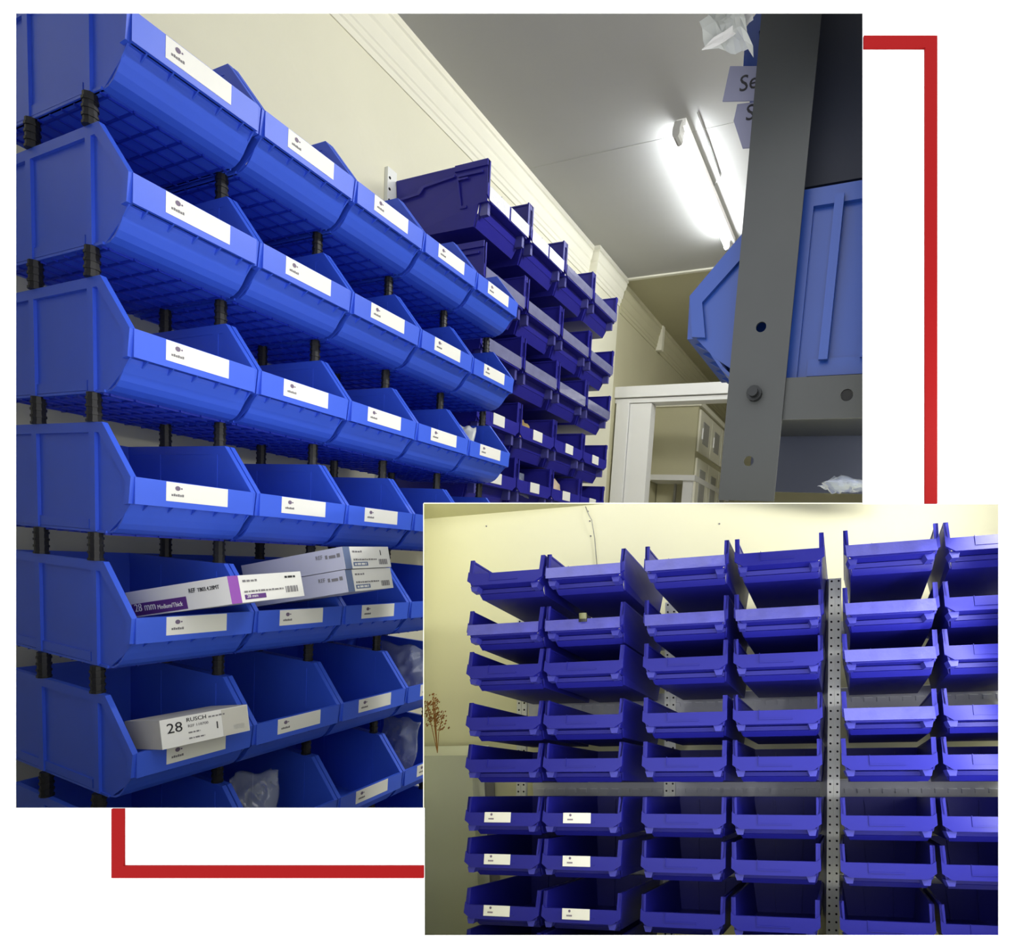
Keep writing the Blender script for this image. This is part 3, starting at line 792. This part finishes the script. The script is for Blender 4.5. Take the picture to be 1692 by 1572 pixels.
# short fill batten added out of view to brighten the alcove wall
FILL_P = Vector((1.80, 0.44, 1.45))
aim = (EYE + FWD * 1.52 + RIGHT * -0.50 + UP * 0.10) - FILL_P
lz = -aim.normalized(); lx = Vector((0.3, 0.9, 0.0)); lx = (lx - lz * lx.dot(lz)).normalized(); ly = lz.cross(lx)
t = thing('alcove_fill_lamp', 'short fill light batten added above the right end of the alcove', 'lamp', frame(FILL_P, lx, ly, lz))
obj('batten', MB().box(-0.2, 0.2, -0.03, 0.03, 0.0, 0.03).mesh('batten', 'gloss_white'), t)
obj('tube', MB().cyl((0.0, -0.012), 0.010, -0.18, 0.18, 12, axis=0).mesh('tube', 'fill_tube', True), t)
ld = bpy.data.lights.new('alcove_fill', 'AREA')
ld.shape = 'RECTANGLE'; ld.size = 0.36; ld.size_y = 0.05; ld.energy = ALCOVE_FILL_W; ld.color = (1.0, 0.985, 0.93)
lo = bpy.data.objects.new('alcove_fill', ld); COL.objects.link(lo); lo.parent = t
lo.matrix_local = T(0, 0, -0.03)
# upright fill batten added on the alcove's right, out of sight behind the display wall
FILL_V = FW @ Vector((0.68, -0.16, -0.10))
aim = (FW @ Vector((-0.50, -0.48, -0.60))) - FILL_V
lz = -aim.normalized(); ly = (UP - lz * UP.dot(lz)).normalized(); lx = ly.cross(lz)
t = thing('alcove_fill_lamp', 'upright fill light batten added on the right side of the alcove', 'lamp', frame(FILL_V, lx, ly, lz))
obj('batten', MB().box(-0.02, 0.02, -0.24, 0.24, 0.0, 0.02).mesh('batten', 'gloss_white'), t)
obj('tube', MB().cyl((0.0, -0.010), 0.008, -0.22, 0.22, 12, axis=1).mesh('tube', 'fill_tube', True), t)
ld = bpy.data.lights.new('alcove_side_fill', 'AREA')
ld.shape = 'RECTANGLE'; ld.size = 0.04; ld.size_y = 0.44; ld.energy = ALCOVE_SIDE_FILL_W; ld.color = (1.0, 0.985, 0.93)
lo = bpy.data.objects.new('alcove_side_fill', ld); COL.objects.link(lo); lo.parent = t
lo.matrix_local = T(0, 0, -0.025)
# cable hanging down the alcove wall
tag(obj('wall_cable', MB().tube([(-0.327, 0.518, ZWALL + 0.004), (-0.318, 0.495, ZWALL + 0.012), (-0.309, 0.478, ZWALL + 0.016), (-0.306, 0.43, ZWALL + 0.006), (-0.304, 0.33, ZWALL + 0.003)], 0.0012).mesh('wall_cable', 'cable', True), None, FR), 'thin pale cable hanging down the cream wall above the bins', 'cable')
nm = MB()
for x, y in ((-0.322, 0.505), (-0.318, 0.478), (-0.318, 0.437), (0.66, 0.50), (0.03, 0.44), (-0.62, 0.49)):
    nm.cyl((x, y), 0.0022, ZWALL, ZWALL + 0.002, 8)
tag(obj('wall_pins', nm.mesh('wall_pins', 'ink_grey'), None, FR), 'tiny dark pins scattered over the cream wall', 'pins', kind='stuff')

# perforated rack: uprights and louvred rails
t = thing('louvre_rack', 'white perforated uprights with grey louvred rails behind the violet bins', 'rack', FR)
ZR = -0.315
def upright(x, yref, y1, wdt, zf=0.014):
    """steel strip leaning slightly with the bin columns"""
    y0 = -0.70
    cx = lambda y: x + 0.066 * (y - yref)
    mb = MB()
    for a, b, z in ((-wdt / 2, -0.0006, zf), (0.0006, wdt / 2, zf), (-0.0006, 0.0006, zf - 0.002)):
        mb.prism([(cx(y0) + a, y0), (cx(y0) + b, y0), (cx(y1) + b, y1), (cx(y1) + a, y1)], 2, ZR, ZR + z)
    u = obj('upright', mb.mesh('upright', 'upright_white'), t)
    hm = MB()
    for k in range(int((y1 - y0) / 0.0178)):
        y = y1 - 0.006 - k * 0.0178
        for sx in (-0.27, 0.29):
            hm.cyl((cx(y) + sx * wdt, y), 0.0024, ZR + zf - 0.0002, ZR + zf + 0.0006, 8)
    obj('hole_row', hm.mesh('hole_row', 'hole_black'), u)['kind'] = 'stuff'
upright(0.2765, 0.268, 0.268, 0.0265, 0.115)
upright(-0.129, -0.222, 0.24, 0.028)
upright(-0.520, -0.222, 0.22, 0.026)
LOUV = MB().prism([(0, 0.0), (0.019, 0.0), (0.019, 0.010), (0, 0.010)], 2, 0.0, 0.006).mesh('louvre', 'rail_steel')
for (ya, yb) in ((-0.045, 0.012), (-0.255, -0.205), (-0.49, -0.43), (0.12, 0.17)):
    r_ = obj('rail', MB().box(-0.49, 0.66, ya, yb, ZR - 0.002, ZR + 0.006).mesh('rail', 'rail_steel'), t)
    for k in range(40):
        obj('louvre', LOUV, r_, T(-0.476 + k * 0.0282, (ya + yb) / 2 - 0.005, ZR + 0.006))

# alcove bins, hung nose-up on the rails
W2_, D2_, H2_ = 0.170, 0.272, 0.0745
A0, A1 = 0.0165, 0.0425
SK = 0.156
MB_N = hang_bin_meshes(W2_, D2_, H2_, A0, A1, SK, 'alcove_bin', panel=False, lean=0.066)
TAPE_N = MB().box(0.04 * W2_, 0.96 * W2_, -0.0052, -0.0037, A0 + 0.003, A1 - 0.0005).mesh('tape', 'tape_clear')
LAB_N = MB().box(0.29 * W2_, 0.63 * W2_, -0.0052, -0.0037, A0 + 0.007, A1 + 0.001).mesh('label_card', 'label_white')
lg = MB().prism([(0.38 * W2_ + 0.0026 * math.cos(math.pi / 4 * i), A0 + 0.0225 + 0.0026 * math.sin(math.pi / 4 * i)) for i in range(8)], 1, -0.0056, -0.0052)
for k in range(5): lg.box(0.345 * W2_ + k * 0.0024, 0.345 * W2_ + k * 0.0024 + 0.0018, -0.0056, -0.0052, A0 + 0.0125, A0 + 0.0155)
LOGO_N = lg.mesh('logo', 'logo_violet')
LIPS = [0.293, 0.185, 0.098, -0.0105, -0.099, -0.2105, -0.298, -0.4055, -0.494]
COLS = [-0.5242, -0.3526, -0.146, 0.0314, 0.2323, 0.4068]
# bin axes inside the rack frame: x along the rack, y back and downwards, z up
BY = Vector((0, -0.2927, -0.9562)).normalized()
BX = Vector((1, 0, 0)); BZ = BX.cross(BY)
BROT = frame(Vector((0, 0, 0)), BX, BY, BZ)
CN = ['leftmost column', 'second column from the left', 'third column from the left', 'just left of the tall perforated upright', 'just right of the tall perforated upright', 'rightmost column']
TAPED = {(0, 1), (0, 2), (1, 0), (1, 1), (1, 2), (1, 3), (1, 4), (2, 4), (3, 4), (0, 4)}
for r in range(9):
    for c in range(6):
        if r == 8 and c > 1: continue
        org = Vector((COLS[c] + 0.069 * (LIPS[r] + 0.09), LIPS[r], 0)) - BZ * A0
        b = make_hang_bin(MB_N, 'violet-blue bin in the alcove, %s row, %s' % (ORD[r], CN[c]),
                          'hanging bins in the alcove', FR @ T(*org) @ BROT, W2_, SK)
        if (r, c) in TAPED: obj('tape', TAPE_N, b)['label'] = 'shiny wrinkled tape over the front lip'
        elif 5 <= r <= 7 and c < 2:
            lab = obj('label_card', LAB_N, b); lab['label'] = 'white label card with a small logo'
            obj('logo', LOGO_N, lab)
# olive cap standing on a bin lip
t = thing('bottle_cap', 'small olive cap on the rim of an alcove bin, second row', 'cap', FR @ T(-0.247, 0.2105, -0.004))
obj('cap', MB().cyl((0, 0), 0.008, 0, 0.012, 14, axis=1).mesh('cap', 'olive_cap'), t)
obj('base', MB().cyl((0, 0), 0.0095, -0.006, 0.0, 14, axis=1).mesh('base', 'post_black'), t)
# sage cabinet at the left of the alcove and dried flowers on it
t = thing('cabinet', 'smooth sage grey cabinet at the left of the alcove', 'cabinet', FR @ T(-0.64, -0.6, -0.36))
def cb(x, y, z): return (x + 0.64, y + 0.6, z + 0.36)
vs = []
for z in (-0.385, -0.27):
    for (y, right) in ((-0.60, 0), (-0.60, 1), (-0.127, 1), (-0.127, 0)):
        vs.append(cb(-0.64 if right else left_x(y, z) + 0.001, y, z))
obj('body', MB().add(vs, [(0, 3, 2, 1), (4, 5, 6, 7), (0, 1, 5, 4), (1, 2, 6, 5), (2, 3, 7, 6), (3, 0, 4, 7)]).mesh('body', 'cabinet_sage'), t)
obj('edge_strip', MB().box(0.0, 0.006, 0.0, 0.455, -0.03, 0.02).mesh('edge_strip', 'ink_grey'), t)
t = thing('dried_flowers', 'orange-brown dried flower sprig on the sage cabinet', 'flowers', FR @ T(-0.752, -0.127, -0.30))
rnd = random.Random(12)
for k in range(7):
    a = rnd.uniform(-0.035, 0.03); hgt = rnd.uniform(0.08, 0.155)
    pts = [(0, 0, 0), (a * 0.4, hgt * 0.5, 0.004), (a, hgt, 0.008 * rnd.uniform(-1, 1))]
    st = obj('stem', MB().tube(pts, 0.0009, 5).mesh('stem', 'dried_brown'), t)
    fm = MB()
    for q in range(26):
        cx, cy, cz = a * rnd.uniform(0.6, 1.1) + rnd.gauss(0, 0.006), hgt * rnd.uniform(0.55, 1.05), rnd.gauss(0, 0.006)
        rr = rnd.uniform(0.0015, 0.0035)
        fm.add([(cx - rr, cy, cz), (cx, cy - rr, cz + rr), (cx + rr, cy, cz), (cx, cy + rr, cz - rr)], [(0, 1, 2), (0, 2, 3), (0, 1, 3), (1, 2, 3)])
    obj('flower_head', fm.mesh('flower_head', 'dried_brown'), st)
